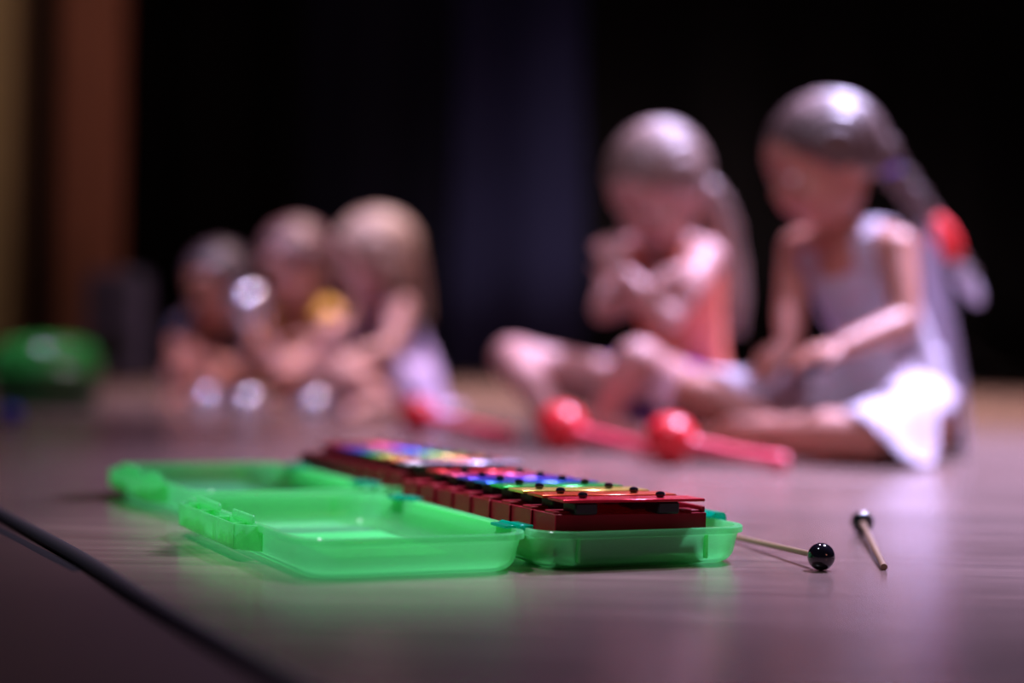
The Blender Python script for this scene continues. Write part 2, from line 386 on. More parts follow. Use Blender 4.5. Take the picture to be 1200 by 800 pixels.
def make_glock(label, bars):
    g = root('glockenspiel', label, 'glockenspiel', group='metal bar glockenspiels')
    x0, x1, L, z0, z1 = 0.0, 0.144, 0.346, 0.005, 0.039
    N = 8; p = L / N
    mb = MB(); t = 0.0035
    mb.box(((x0 + x1) / 2, L / 2, z0 + 0.0015), ((x1 - x0) / 2, L / 2, 0.0015))
    mb.box((x0 + t / 2, L / 2, (z0 + z1) / 2), (t / 2, L / 2, (z1 - z0) / 2), bev=0.0006)
    mb.box((x1 - t / 2, L / 2, (z0 + z1) / 2), (t / 2, L / 2, (z1 - z0) / 2), bev=0.0006)
    mb.box(((x0 + x1) / 2, t / 2, (z0 + z1) / 2 ), ((x1 - x0) / 2, t / 2, (z1 - z0) / 2 ), bev=0.0006)
    mb.box(((x0 + x1) / 2, L - t / 2, (z0 + z1) / 2), ((x1 - x0) / 2, t / 2, (z1 - z0) / 2), bev=0.0006)
    mb.build('frame', RED, g)
    for k in range(N + 1):
        if 0 < k < N:
            mb = MB(); mb.box(((x0 + x1) / 2, k * p, z1 / 2 + 0.003), ((x1 - x0) / 2 - 0.003, 0.0013, z1 / 2 - 0.004)); mb.build('divider', RED, g)
    for k in range(1, N):
        mb = MB(); mb.box((x0 - 0.0008, k * p, z1 / 2 + 0.004), (0.0014, 0.0014, z1 / 2 - 0.004), bev=0.0005); mb.build('side_rib', RED, g)
    # stepped top plates: one pair of ledges per bar
    for k in range(N):
        for (a, b) in ((x0 + 0.001, x0 + 0.021), (x1 - 0.021, x1 - 0.001)):
            mb = MB(); mb.box(((a + b) / 2, (k + 0.30) * p, z1 + 0.0008), ((b - a) / 2, p * 0.22, 0.0012), bev=0.0005); mb.build('ledge', RED, g)
    # raised end lip at the far right corner
    mb = MB(); mb.box((x1 - 0.002, p * 0.6, z1 + 0.0025), (0.002, p * 0.55, 0.0028), bev=0.0008); mb.build('end_lip', RED, g)
    for k in range(N):
        Lb = 0.134 - 0.0046 * k; xc = 0.0695 - 0.0004 * k; yc = (k + 0.5) * p - 0.016 + 0.0; bw = 0.0150
        zt = z1 + 0.0115
        mb = MB(); mb.box((xc, yc, zt), (Lb / 2, bw, 0.0013), bev=0.0005)
        b = mb.build('bar', bars[k], g)
        tag(b, ['red', 'orange', 'yellow', 'green', 'blue', 'indigo', 'rose', 'dark red'][k] + ' metal bar' if bars[k] is BARS[k] else 'pale lilac metal bar')
        for sx in (-1, 1):
            xp = xc - 0.005 + sx * Lb * 0.275
            mb = MB(); mb.lathe([(0.0010, -0.016), (0.0010, 0.0010), (0.0016, 0.0013), (0.0030, 0.0016), (0.0041, 0.0030), (0.0042, 0.0042), (0.0034, 0.0056), (0.0012, 0.0064)], 12, (xp, yc, zt))
            mb.build('peg', BALL, b)
            mb = MB(); mb.box((xp + sx * 0.002, yc, z1 + 0.0048), (0.0105, 0.012, 0.0050), bev=0.0015)
            mb.build('cushion', BLACKR, g)
    return g
def case_place(o, u, v, z=0.0):
    O = at(640, 671)
    x = O.x + v * math.cos(CA) - u * math.sin(CA); y = O.y + v * math.sin(CA) + u * math.cos(CA)
    o.location = (x, y, z); o.rotation_euler = (0, 0, CA)
c1 = make_case('open green plastic case, nearest the camera, lid laid flat at its left'); case_place(c1, 0, 0.005)
g1 = make_glock('red framed glockenspiel with rainbow metal bars in the nearer green case', BARS); case_place(g1, 0.0145, 0.014, 0.0045)
g1.rotation_euler = (0, math.radians(0.6), CA); g1.location.z = 0.0062
c2 = copy_tree(c1); c2['label'] = 'open green plastic case farther back, partly hidden by the nearer one'; case_place(c2, 0.415, 0.026)
g2 = copy_tree(g1); g2['label'] = 'red framed glockenspiel farther back with its near bar tinted pale lilac for glare'; case_place(g2, 0.4295, 0.0395, 0.0062); g2.rotation_euler = (0, math.radians(0.6), CA)
for ch in g2.children:
    if ch.name.startswith('bar') and ch.get('label') == 'red metal bar':
        ch.data = ch.data.copy(); ch.data.materials[0] = GLAREBAR; ch['label'] = 'pale lilac metal bar'

# ================================================================ MALLETS
def mallet(label, ball_xy, end_xy, L=None):
    rb, rs = 0.0115, 0.0027
    a = V((ball_xy[0], ball_xy[1], rb)); e = V((end_xy[0], end_xy[1], rs)); d = (e - a)
    if L: e2 = a + d.normalized() * L; e2.z = rs; e = e2
    d = (e - a).normalized()
    r = root('mallet', label, 'mallet', (a.x, a.y, 0), group='beaters on the floor')
    A = a - V((a.x, a.y, 0)); E_ = e - V((a.x, a.y, 0))
    mb = MB(); mb.ell(A, rb, seg=32, ring=24); mb.build('head', BALL, r, smooth='full')
    mb = MB(); mb.tube([A + d * rb * 0.4, A.lerp(E_, 0.5), E_], [rs * 0.95, rs, rs * 1.05], 14, rnd=False); tag(mb.build('stick', STICK, r), 'thin wooden stick')
    return r
b1 = at(962, 668); e1 = at(866, 632, 0.004); mallet('wooden mallet with black ball head toward the camera, stick behind the case', b1, e1, 0.27)
b2 = at(1010, 625); e2 = at(1036, 668); mallet('wooden mallet farther right, stick end toward camera, black head behind', b2, e2)

# ================================================================ MARACAS
def maraca(label, head_px, end_px, r, L=None):
    h = at(*head_px); e = at(*end_px)
    rt = root('maraca', label, 'maraca', (h.x, h.y, 0), group='red maracas on the floor')
    A = V((0, 0, r)); E_ = V((e.x - h.x, e.y - h.y, 0.013))
    if L: k = V((E_.x, E_.y, 0)).normalized() * L; E_ = V((k.x, k.y, 0.013))
    d = (E_ - A).normalized()
    R = d.to_track_quat('Z', 'Y').to_matrix()
    mb = MB(); mb.ell(A, (r, r, r * 1.04), R, 32, 24); mb.build('head', MARACA, rt, smooth='full')
    mb = MB(); mb.tube([A + d * r * k for k in (0.0,)] + [A + d * (r * 0.02)], r * 1.012, 32, rnd=False); mb.build('seam', MARACA, rt)
    mb = MB(); ln = (E_ - A).length
    pr = [(0.016, r * 0.85), (0.0125, r * 1.02), (0.0105, r * 1.25), (0.0095, ln * 0.6), (0.011, ln * 0.78), (0.0125, ln * 0.9), (0.0135, ln * 0.97), (0.011, ln), (0.004, ln + 0.002)]
    mb.lathe(pr, 20, A, R); tag(mb.build('handle', HANDLE, rt), 'pinkish red tapered handle')
    return rt
maraca('red maraca nearest the camera, right of the three', (785, 545), (922, 553), 0.039)
maraca('red maraca in the middle of the three, head before a bare foot', (657, 529), (762, 537), 0.041, 0.2)
maraca('red maraca farthest back, leftmost of the three', (490, 509), (600, 519), 0.037)

# ================================================================ CABLE
def ribbon_cable(name, pts, r, label, flat=0.6):
    P = []; n = len(pts)
    for i in range(n - 1):
        p0, p1, p2, p3 = pts[max(i - 1, 0)], pts[i], pts[i + 1], pts[min(i + 2, n - 1)]
        for k in range(8):
            t = k / 8; P.append(0.5 * ((2 * p1) + (-p0 + p2) * t + (2 * p0 - 5 * p1 + 4 * p2 - p3) * t * t + (-p0 + 3 * p1 - 3 * p2 + p3) * t ** 3))
    P.append(pts[-1])
    mb = MB(); mb.tube([p + V((0, 0, r * flat)) for p in P], r, 14, flat, rnd=False); o = mb.build(name, BLACKR); tag(o, label, 'cable'); return o
pts = [at(-260, 500), at(-90, 560), at(0, 608), at(95, 662), at(170, 712), at(250, 760), at(340, 812), at(470, 890), at(640, 980)]
ribbon_cable('stage_cable', pts, 0.0082, 'thick black cable running diagonally across the floor at lower left')
# dark floor covering on the near side of the cable
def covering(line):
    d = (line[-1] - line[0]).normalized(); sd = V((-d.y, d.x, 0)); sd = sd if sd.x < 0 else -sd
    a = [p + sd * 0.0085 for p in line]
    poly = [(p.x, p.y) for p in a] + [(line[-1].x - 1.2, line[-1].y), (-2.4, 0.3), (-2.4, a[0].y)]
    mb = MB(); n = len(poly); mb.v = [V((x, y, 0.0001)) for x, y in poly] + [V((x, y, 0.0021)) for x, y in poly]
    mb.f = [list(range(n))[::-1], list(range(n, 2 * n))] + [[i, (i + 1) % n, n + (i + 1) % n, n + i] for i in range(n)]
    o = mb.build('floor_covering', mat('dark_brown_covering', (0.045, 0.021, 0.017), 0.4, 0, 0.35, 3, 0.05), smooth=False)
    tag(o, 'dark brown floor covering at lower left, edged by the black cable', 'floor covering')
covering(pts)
pts = [at(-200, 560), at(-60, 590), at(0, 622), at(45, 648), at(88, 668), at(110, 684), at(60, 690), at(-30, 670), at(-150, 655)]
# short taped strip beside the cable
def strip(pa, pb, w, z, name, label, cat):
    d = (pb - pa).normalized(); s = V((-d.y, d.x, 0)); mb = MB(); n = 12; r0 = []
    for i in range(n + 1):
        t = i / n; c = pa.lerp(pb, t); hw = w * (1 + 0.08 * math.sin(t * 17)); hh = z
        r0.append([c - s * hw + V((0, 0, 0.0003)), c - s * hw * 0.5 + V((0, 0, hh)), c + s * hw * 0.5 + V((0, 0, hh)), c + s * hw + V((0, 0, 0.0003))])
    mb.rings(r0); o = mb.build(name, mat('gaffer_tape', (0.006, 0.006, 0.007), 0.8, 0, 0.3, 80, 0.2, spec=0.15)); tag(o, label, cat); return o
strip(at(-60, 592), at(92, 672), 0.010, 0.0022, 'tape_strip', 'strip of black tape on the floor along the cable at left', 'tape')

# ================================================================ FIGURES
def basis(f, up=(0, 0, 1)):
    f = V(f).normalized(); u = V(up); l = u.cross(f).normalized(); u = f.cross(l)
    return f, l, u, Matrix((f, l, u)).transposed()      # columns f, l, u : local x = forward, y = left, z = up
def head_volumes(mb, c, f, s=1.0, up=(0, 0, 1)):
    f, l, u, R = basis(f, up)
    P = lambda x, y, z: c + (f * x + l * y + u * z) * s
    E = lambda p, r: mb.ell(P(*p), tuple(k * s for k in r), R, 20, 14)
    E((-0.012, 0, 0.018), (0.090, 0.074, 0.082)); E((0.022, 0, -0.020), (0.064, 0.060, 0.078)); E((0.036, 0, -0.068), (0.034, 0.034, 0.026)); E((0.0, 0, -0.050), (0.055, 0.052, 0.045))
    for k in (-1, 1): E((0.055, k * 0.034, -0.035), (0.024, 0.024, 0.025)); E((-0.008, k * 0.074, -0.012), (0.016, 0.009, 0.028)); E((0.068, k * 0.028, 0.022), (0.014, 0.024, 0.010)); E((0.071, k * 0.029, 0.0075), (0.0125, 0.0145, 0.0085))
    mb.tube([P(0.079, 0, 0.006), P(0.086, 0, -0.009), P(0.091, 0, -0.021)], [0.005 * s, 0.0065 * s, 0.009 * s], 10)
    E((0.073, 0, -0.048), (0.014, 0.022, 0.014)); E((0.07, 0, 0.035), (0.016, 0.045, 0.03))
def head_parts(parent, c, f, s=1.0, up=(0, 0, 1)):
    f, l, u, R = basis(f, up)
    P = lambda x, y, z: c + (f * x + l * y + u * z) * s
    for k in (-1, 1):
        mb = MB(); mb.ell(P(0.0700, k * 0.029, 0.0), 0.0112 * s, None, 14, 10); e = mb.build('eye', EYEW, parent)
        mb = MB(); mb.ell(P(0.0764, k * 0.0297, -0.004), 0.0056 * s, None, 10, 8); mb.build('iris', IRIS, e)
        mb = MB(); mb.tube([P(0.083, k * 0.014, 0.025), P(0.082, k * 0.03, 0.030), P(0.070, k * 0.046, 0.025)], [0.0025 * s, 0.003 * s, 0.002 * s], 8); mb.build('eyebrow', HAIR_BROWN, parent)
    mb = MB(); mb.tube([P(0.079, -0.018, -0.047), P(0.0855, -0.008, -0.046), P(0.0865, 0, -0.048), P(0.0855, 0.008, -0.046), P(0.079, 0.018, -0.047)], [0.002 * s, 0.0045 * s, 0.0045 * s, 0.0045 * s, 0.002 * s], 8); mb.build('lips', LIPS, parent)
def hand(mb, w, d, n, thumb, curl=0.5, s=1.0):
    d = V(d).normalized(); n = V(n); n = (n - d * n.dot(d)).normalized(); sd = d.cross(n) * thumb
    R = Matrix((d, sd, n)).transposed()
    mb.ell(w + d * 0.026 * s, (0.034 * s, 0.026 * s, 0.0115 * s), R, 16, 10)
    mb.ell(w + d * 0.040 * s, (0.020 * s, 0.026 * s, 0.0100 * s), R, 16, 10)
    for i, (off, ln) in enumerate(((0.0195, 0.044), (0.0065, 0.049), (-0.0065, 0.046), (-0.0190, 0.036))):
        p = w + d * 0.047 * s + sd * off * s; a = 0.15; pts = [p]
        for k, fr in enumerate((0.45, 0.32, 0.23)):
            a += curl * (0.55 + 0.1 * i * 0.3); dd = (d * math.cos(a) + n * math.sin(a) + sd * off * 4).normalized(); p = p + dd * ln * fr * s; pts.append(p)
        mb.tube(pts, [0.0064 * s, 0.0060 * s, 0.0055 * s, 0.0048 * s], 10)
    p = w + d * 0.012 * s + sd * 0.018 * s
    mb.tube([p, p + (d * 0.6 + sd * 0.75 + n * 0.2) * 0.022 * s, p + (d * 0.6 + sd * 0.75 + n * 0.2) * 0.022 * s + (d * 0.9 + sd * 0.3 + n * 0.35) * 0.02 * s], [0.0085 * s, 0.007 * s, 0.0055 * s], 10)
def foot(mb, ank, d, s=1.0, up=(0, 0, 1)):
    d = V(d).normalized(); up = V(up); up = (up - d * up.dot(d)).normalized(); sd = d.cross(up)
    R = Matrix((d, sd, up)).transposed()
    mb.ell(ank - d * 0.018 * s - up * 0.014 * s, (0.028 * s, 0.024 * s, 0.024 * s), R, 14, 10)
    mb.tube([ank - up * 0.01 * s, ank + d * 0.05 * s - up * 0.018 * s, ank + d * 0.095 * s - up * 0.025 * s], [0.027 * s, 0.026 * s, 0.020 * s], 14, 0.85, up)
    for i in range(5):
        o = (-0.022 + i * 0.0105) * s; mb.ell(ank + d * (0.112 - abs(i - 3) * 0.0035) * s + sd * o - up * 0.030 * s, (0.013 * s, (0.0085 if i == 4 else 0.0062) * s, 0.008 * s), R, 10, 8)
def limb(mb, pts, rad): mb.tube(pts, rad, 16)
def mid(a, b, t=0.5): return a.lerp(b, t)
def leg(mb, hip, knee, ank, s=1.0, toe=None):
    limb(mb, [hip, mid(hip, knee, 0.45), mid(hip, knee, 0.85), knee], [0.062 * s, 0.055 * s, 0.043 * s, 0.042 * s])
    limb(mb, [knee, mid(knee, ank, 0.3), mid(knee, ank, 0.75), ank], [0.041 * s, 0.041 * s, 0.029 * s, 0.025 * s])
    if toe is not None: foot(mb, ank, toe, s)
def arm(mb, sh, el, wr, hd, n, thumb, s=1.0, curl=0.5):
    limb(mb, [sh, mid(sh, el, 0.5), el], [0.034 * s, 0.030 * s, 0.025 * s]); limb(mb, [el, mid(el, wr, 0.3), wr], [0.025 * s, 0.025 * s, 0.0175 * s])
    hand(mb, wr, hd, n, thumb, curl, s)
def torso_rings(pel, wst, chs, nck, lat, s, grow=0.0, top=1.0):
    """list of elliptical rings pelvis to neck; lat = unit vector towards her left"""
    st = [(pel, 0.092, 0.072), (mid(pel, wst), 0.090, 0.070), (wst, 0.078, 0.060), (mid(wst, chs), 0.083, 0.062), (chs, 0.092, 0.066), (mid(chs, nck, 0.55), 0.098, 0.058), (mid(chs, nck, 0.85), 0.07, 0.045)]
    rs = []
    for i, (p, a, b) in enumerate(st):
        q = st[min(i + 1, len(st) - 1)][0]; r = st[max(i - 1, 0)][0]; ax = (q - r).normalized()
        l = (lat - ax * lat.dot(ax)).normalized(); fw = l.cross(ax)
        rs.append((p, l, fw, ax, a * s + grow, b * s + grow))
    return rs
def ring_pts(R, seg=28, rip=0.0, k=9):
    p, l, fw, ax, a, b = R
    return [p + l * math.cos(t) * a * (1 + rip * math.sin(k * t)) + fw * math.sin(t) * b * (1 + rip * math.sin(k * t)) for t in [2 * PI * j / seg for j in range(seg)]]
def fixnorm(o):
    pass
def body_finish(mb, name, m, parent, voxel=0.0036):
    o = mb.build(name, m, parent, smooth='full')
    r = o.modifiers.new('merge', 'REMESH'); r.mode = 'VOXEL'; r.voxel_size = voxel; r.use_smooth_shade = True
    sm = o.modifiers.new('soft', 'SMOOTH'); sm.factor = 0.5; sm.iterations = 4
    return o
def hair_cap(mb, c, f, s=1.0, up=(0, 0, 1), part=True, low=-0.35, vol=1.0):
    f, l, u, R = basis(f, up)
    def fn(d):
        # hair where the direction points up or back; tucked inside the skull over the face
        face = d.x * 0.95 - d.z * 1.0 - 0.24 - abs(d.y) * 0.25
        side = max(0.0, -d.z + low) * 3
        t = min(1, max(0, (face) * 5 + side))
        base = 1.0 + 0.03 * math.sin(d.y * 40 + d.x * 9) * (1 - t)
        return base * (1 - t) + 0.80 * t
    mb.ell(c + (f * -0.014 + u * 0.020) * s, (0.104 * s * vol, 0.088 * s * vol, 0.096 * s * vol), R, 48, 36, fn)
def locks(mb, starts, path, n, spread, r0, r1, seed=1):
    rnd = random.Random(seed)
    for i in range(n):
        a = rnd.uniform(0, 2 * PI); q = rnd.uniform(0.1, 1) ** 0.5; ox = V((math.cos(a), math.sin(a), 0)) * spread * q
        pts = []; m = len(path)
        for k, p in enumerate(path): pts.append(p + ox * (1 - 0.45 * k / (m - 1)) + V((rnd.uniform(-1, 1), rnd.uniform(-1, 1), 0)) * 0.004)
        mb.tube(pts, [r0 + (r1 - r0) * k / (m - 1) for k in range(m)], 8)
def garment(pel, wst, chs, nck, lat, s, name, m, parent, i0=0, i1=5, grow=0.006, straps=True, thick=0.003, hem=None):
    R = torso_rings(pel, wst, chs, nck, lat, s, grow)[i0:i1 + 1]
    outer = [ring_pts(r, 36, 0.012) for r in R]
    if hem: outer = [ring_pts((R[0][0] + hem, *R[0][1:4], R[0][4] + 0.01, R[0][5] + 0.01), 36, 0.03)] + outer
    cent = [sum(r, V()) / len(r) for r in outer]
    inner = [[p + (c - p).normalized() * thick for p in r] for r, c in zip(outer, cent)]
    # scoop neckline: lower the front of the top ring
    p, l, fw, ax, a, b = R[-1]
    for ring in (outer[-1], inner[-1]):
        for j, q in enumerate(ring):
            side = abs((q - p).dot(l)) / a
            if side < 0.75: ring[j] = q - ax * 0.03 * s * (1 - side / 0.75) * (1 if (q - p).dot(fw) > 0 else 0.4)
    mb = MB(); mb.rings(outer + inner[::-1], closed=True)
    o = mb.build(name, m, parent)
    if straps:
        p, l, fw, ax, a, b = R[-1]
        for k in (-1, 1):
            mb = MB(); c = p + l * k * 0.058 * s
            pts = [c + fw * (b * 0.80) - ax * 0.012, c + fw * b * 0.62 + ax * 0.03 * s, c + ax * 0.047 * s, c - fw * b * 0.62 + ax * 0.03 * s, c - fw * b * 0.8 - ax * 0.012]
            mb.tube(pts, 0.023 * s, 12, 0.3, up=tuple(fw + ax), rnd=False); mb.build('strap', m, o)
    return o
def drape(name, m, parent, pel, wst, caps, Rf, grow=0.007, n=96, rings_=26, floor_fall=True):
    """skirt laid over the thighs: polar sheet whose height follows the legs underneath"""
    def hgt(x, y, base):
        z = 0.006
        for a, b, ra, rb in caps:
            d = b - a; L2 = d.x ** 2 + d.y ** 2; t = max(0, min(1, ((x - a.x) * d.x + (y - a.y) * d.y) / max(L2, 1e-6)))
            q = a.lerp(b, t); r = ra + (rb - ra) * t + grow; e = math.hypot(x - q.x, y - q.y)
            if e < r: z = max(z, q.z + math.sqrt(r * r - e * e))
            else: z = max(z, q.z - (e - r) * 5.0)
        return z
    rs = []
    for i in range(rings_):
        t = i / (rings_ - 1); ring = []
        for j in range(n):
            a = 2 * PI * j / n; R = Rf(a) * (1 + 0.035 * math.sin(a * 13) * t)
            r = 0.075 + (R - 0.075) * t; x = pel.x + math.cos(a) * r; y = pel.y + math.sin(a) * r
            z = hgt(x, y, 0); zt = wst.z - 0.9 * (r - 0.075) * (1 + 3 * t)
            z = max(z, zt * (1 - t) if t < 0.35 else 0.006) + 0.006 * math.sin(a * 21 + r * 20) * t
            ring.append(V((x, y, max(0.005, z))))
        rs.append(ring)
    for it in range(2):                                   # relax steep steps into folds
        for i in range(1, rings_):
            for j in range(n):
                z = (rs[i][j].z * 2 + rs[i][j - 1].z + rs[i][(j + 1) % n].z + rs[i - 1][j].z + rs[min(i + 1, rings_ - 1)][j].z) / 6
                rs[i][j].z = max(0.004, max(z, rs[i][j].z * 0.96))
    inner = [[p - V((0, 0, 0.0025)) for p in r] for r in rs]
    mb = MB(); mb.rings(rs + inner[::-1], closed=True); return mb.build(name, m, parent, smooth='full')
def angf(keys):
    """hem radius as a smooth function of direction, keys = [(degrees, radius)...]"""
    ks = sorted(keys)
    def fn(a):
        d = math.degrees(a) % 360; pts = [(ks[-1][0] - 360, ks[-1][1])] + ks + [(ks[0][0] + 360, ks[0][1])]
        for (a0, r0), (a1, r1) in zip(pts, pts[1:]):
            if a0 <= d <= a1:
                t = (d - a0) / max(a1 - a0, 1e-6); t = t * t * (3 - 2 * t); return r0 + (r1 - r0) * t
        return ks[0][1]
    return fn

def person(label, P, f, lat, s, hs, skin, loc, up=(0, 0, 1)):
    """P: dict of joints. Returns the Empty at the figure's base and the still-open body mesh builder."""
    r = root('person', label, 'person', group=None); return r
def torso(mb, P, lat, s):
    mb.rings([ring_pts(q, 24) for q in torso_rings(P['pel'], P['wst'], P['chs'], P['nck'], lat, s)])
    mb.ell(P['pel'] - V((0, 0, 0.005)), (0.088 * s, 0.085 * s, 0.068 * s))
    mb.tube([P['shR'], mid(P['shR'], P['shL']) + V((0, 0, 0.012)), P['shL']], [0.036 * s, 0.045 * s, 0.036 * s], 16)
    mb.tube([mid(P['chs'], P['nck'], 0.7), P['nck'], P['hd'] - V((0, 0, 0.03))], [0.042 * s, 0.031 * s, 0.031 * s], 16)

# ---- girl A : at right, white sleeveless dress, braid
WHITE_FLORAL = None
def floral():
    m, n, l, p = new_mat('white_floral_cotton')
    tc = n.new('ShaderNodeTexCoord'); v = n.new('ShaderNodeTexVoronoi'); v.inputs['Scale'].default_value = 38; l.new(tc.outputs['Object'], v.inputs['Vector'])
    mr = n.new('ShaderNodeMapRange'); mr.inputs['From Min'].default_value = 0.18; mr.inputs['From Max'].default_value = 0.3; l.new(v.outputs['Distance'], mr.inputs['Value'])
    mx = n.new('ShaderNodeMix'); mx.data_type = 'RGBA'; mx.inputs['A'].default_value = (0.5, 0.25, 0.36, 1); mx.inputs['B'].default_value = (0.46, 0.42, 0.49, 1)
    l.new(mr.outputs[0], mx.inputs['Factor']); l.new(mx.outputs['Result'], p.inputs['Base Color']); p.inputs['Roughness'].default_value = 0.8
    return m
FLORAL = floral()
def girl_a():
    r = root('person', 'girl at right in white floral sleeveless dress with long braid, sitting cross-legged', 'person', at(1050, 533))
    base = r.location.copy(); r.location = base
    mt = Matrix.Translation(-base)
    P = dict(pel=W(1050, 482, 3.00), wst=W(1040, 408, 3.00), chs=W(1008, 330, 2.98), nck=W(990, 272, 2.97), hd=W(964, 193, 2.93),
             shR=W(937, 292, 3.04), shL=W(1052, 292, 2.90), elR=W(926, 365, 3.00), wrR=W(925, 405, 2.90), elL=W(1062, 378, 2.83), wrL=W(985, 408, 2.76),
             hipR=W(1015, 487, 3.04), knR=W(815, 462, 2.96), anR=W(925, 512, 2.84), hipL=W(1078, 492, 2.92), knL=W(1012, 512, 2.70), anL=W(858, 505, 2.74))
    P = {k: v - base for k, v in P.items()}
    lat = (P['shL'] - P['shR']).normalized(); f = V((-0.90, -0.22, -0.36)); s = 1.0; hs = 1.04
    mb = MB(); torso(mb, P, lat, s); head_volumes(mb, P['hd'], f, hs)
    arm(mb, P['shR'], P['elR'], P['wrR'], V((-0.5, -0.4, -0.35)), V((0, 0.2, -1)), -1, 1, 0.35)
    arm(mb, P['shL'], P['elL'], P['wrL'], V((-0.9, -0.1, -0.15)), V((0, 0.2, -1)), 1, 1, 0.35)
    leg(mb, P['hipR'], P['knR'], P['anR'], s, V((0.5, -0.6, -0.05))); leg(mb, P['hipL'], P['knL'], P['anL'], s, V((-0.8, 0.5, 0)))
    body_finish(mb, 'body', SKIN2, r); head_parts(r, P['hd'], f, hs)
    d = garment(P['pel'], P['wst'], P['chs'], P['nck'], lat, s, 'dress', FLORAL, r)
    caps = [(P['hipR'], P['knR'], 0.066, 0.048), (P['hipL'], P['knL'], 0.066, 0.048), (P['pel'], P['wst'], 0.095, 0.08), (P['hipL'], P['hipR'], 0.07, 0.07)]
    Rf = angf([(0, 0.12), (90, 0.14), (165, 0.38), (182, 0.40), (196, 0.30), (212, 0.17), (230, 0.20), (246, 0.36), (262, 0.35), (282, 0.17), (320, 0.12)])
    drape('skirt', FLORAL, d, P['pel'], P['wst'], caps, Rf)
    mb = MB(); hair_cap(mb, P['hd'], f, hs)
    tail = [W(1030, 178, 3.0) - base, W(1042, 192, 3.02) - base]
    mb.ell(tail[0], 0.035); h = body_finish(mb, 'hair', HAIR_BROWN, r, 0.003)
    # braid: three strands wound round each other
    path = [W(1035, 185, 3.01), W(1058, 212, 3.04), W(1078, 240, 3.05), W(1098, 272, 3.06), W(1118, 302, 3.06), W(1134, 325, 3.06)]; path = [p - base for p in path]
    mb = MB(); M_ = 40
    def pl(t):
        k = min(int(t * (len(path) - 1)), len(path) - 2); return path[k].lerp(path[k + 1], t * (len(path) - 1) - k)
    ax = (path[-1] - path[0]).normalized(); sx = ax.cross(V((0, 1, 0))).normalized(); sy = ax.cross(sx)
    for q in range(3):
        pts = []; rad = []
        for i in range(M_ + 1):
            t = i / M_; a = t * 16 + q * 2 * PI / 3; w_ = 0.015 * (1 - 0.3 * t)
            pts.append(pl(t) + sx * math.sin(a) * w_ + sy * math.sin(2 * a) * w_ * 0.5); rad.append(0.0125 * (1 - 0.3 * t))
        mb.tube(pts, rad, 10)
    mb.build('braid', HAIR_BROWN, h)
    mb = MB(); a, b = W(1094, 262, 3.06) - base, W(1116, 298, 3.06) - base; mb.tube([a, mid(a, b, 0.3), mid(a, b, 0.7), b], [0.021, 0.026, 0.025, 0.019], 16); tag(mb.build('hair_tie', mat('red_ribbon', (0.8, 0.02, 0.02), 0.6), h), 'red cloth hair tie')
    mb = MB(); a, b = W(1120, 305, 3.06) - base, W(1148, 350, 3.06) - base
    for k in range(7): o = V((random.uniform(-1, 1), random.uniform(-1, 1), random.uniform(-1, 1))) * 0.009; mb.tube([a + o * 0.5, mid(a, b) + o, b + o * 0.9], [0.009, 0.011, 0.004], 8)
    tag(mb.build('braid_end', mat('pale_ribbon', (0.55, 0.5, 0.6), 0.6), h), 'pale ribboned end of the braid')
    mb = MB(); q = W(1043, 192, 3.02) - base; mb.ell(q, 0.022); tag(mb.build('scrunchie', mat('blue_scrunchie', (0.12, 0.08, 0.5), 0.7), h), 'violet hair band')
    # sheer pleated train hanging from the back of the dress
    mb = MB(); tp, bt = [], []
    n = 24; rs = []
    for side in (0, 1):
        for k in range(9):
            t = k / 8
            c0 = W(1085 + 12 * t, 268 + 262 * t, 3.08) - base; c1 = W(1098 + 36 * math.sin(t * 1.7), 262 + 272 * t, 3.0) - base
            pass
    rows = []
    for k in range(13):
        t = k / 12; c0 = W(1076 + 18 * t, 262 + 262 * t, 3.10) - base; c1 = W(1094 + 42 * math.sin(t * 1.6), 262 + 264 * t, 3.02) - base
        row = []
        for i in range(n + 1):
            q = i / n; p = c0.lerp(c1, q); row.append(p + V((0, 0.010 * math.sin(q * 26 + t * 2), 0)))
        rows.append(row + [p + V((0, 0.002, 0)) for p in row[::-1]])
    mb.rings(rows)
    vm, vn, vl, vp = new_mat('sheer_tulle'); vp.inputs['Base Color'].default_value = (0.62, 0.56, 0.66, 1); vp.inputs['Roughness'].default_value = 0.7; vp.inputs['Alpha'].default_value = 0.5
    tag(mb.build('train', vm, d, smooth='full'), 'sheer pale train hanging at the back')
    return r
girl_a()

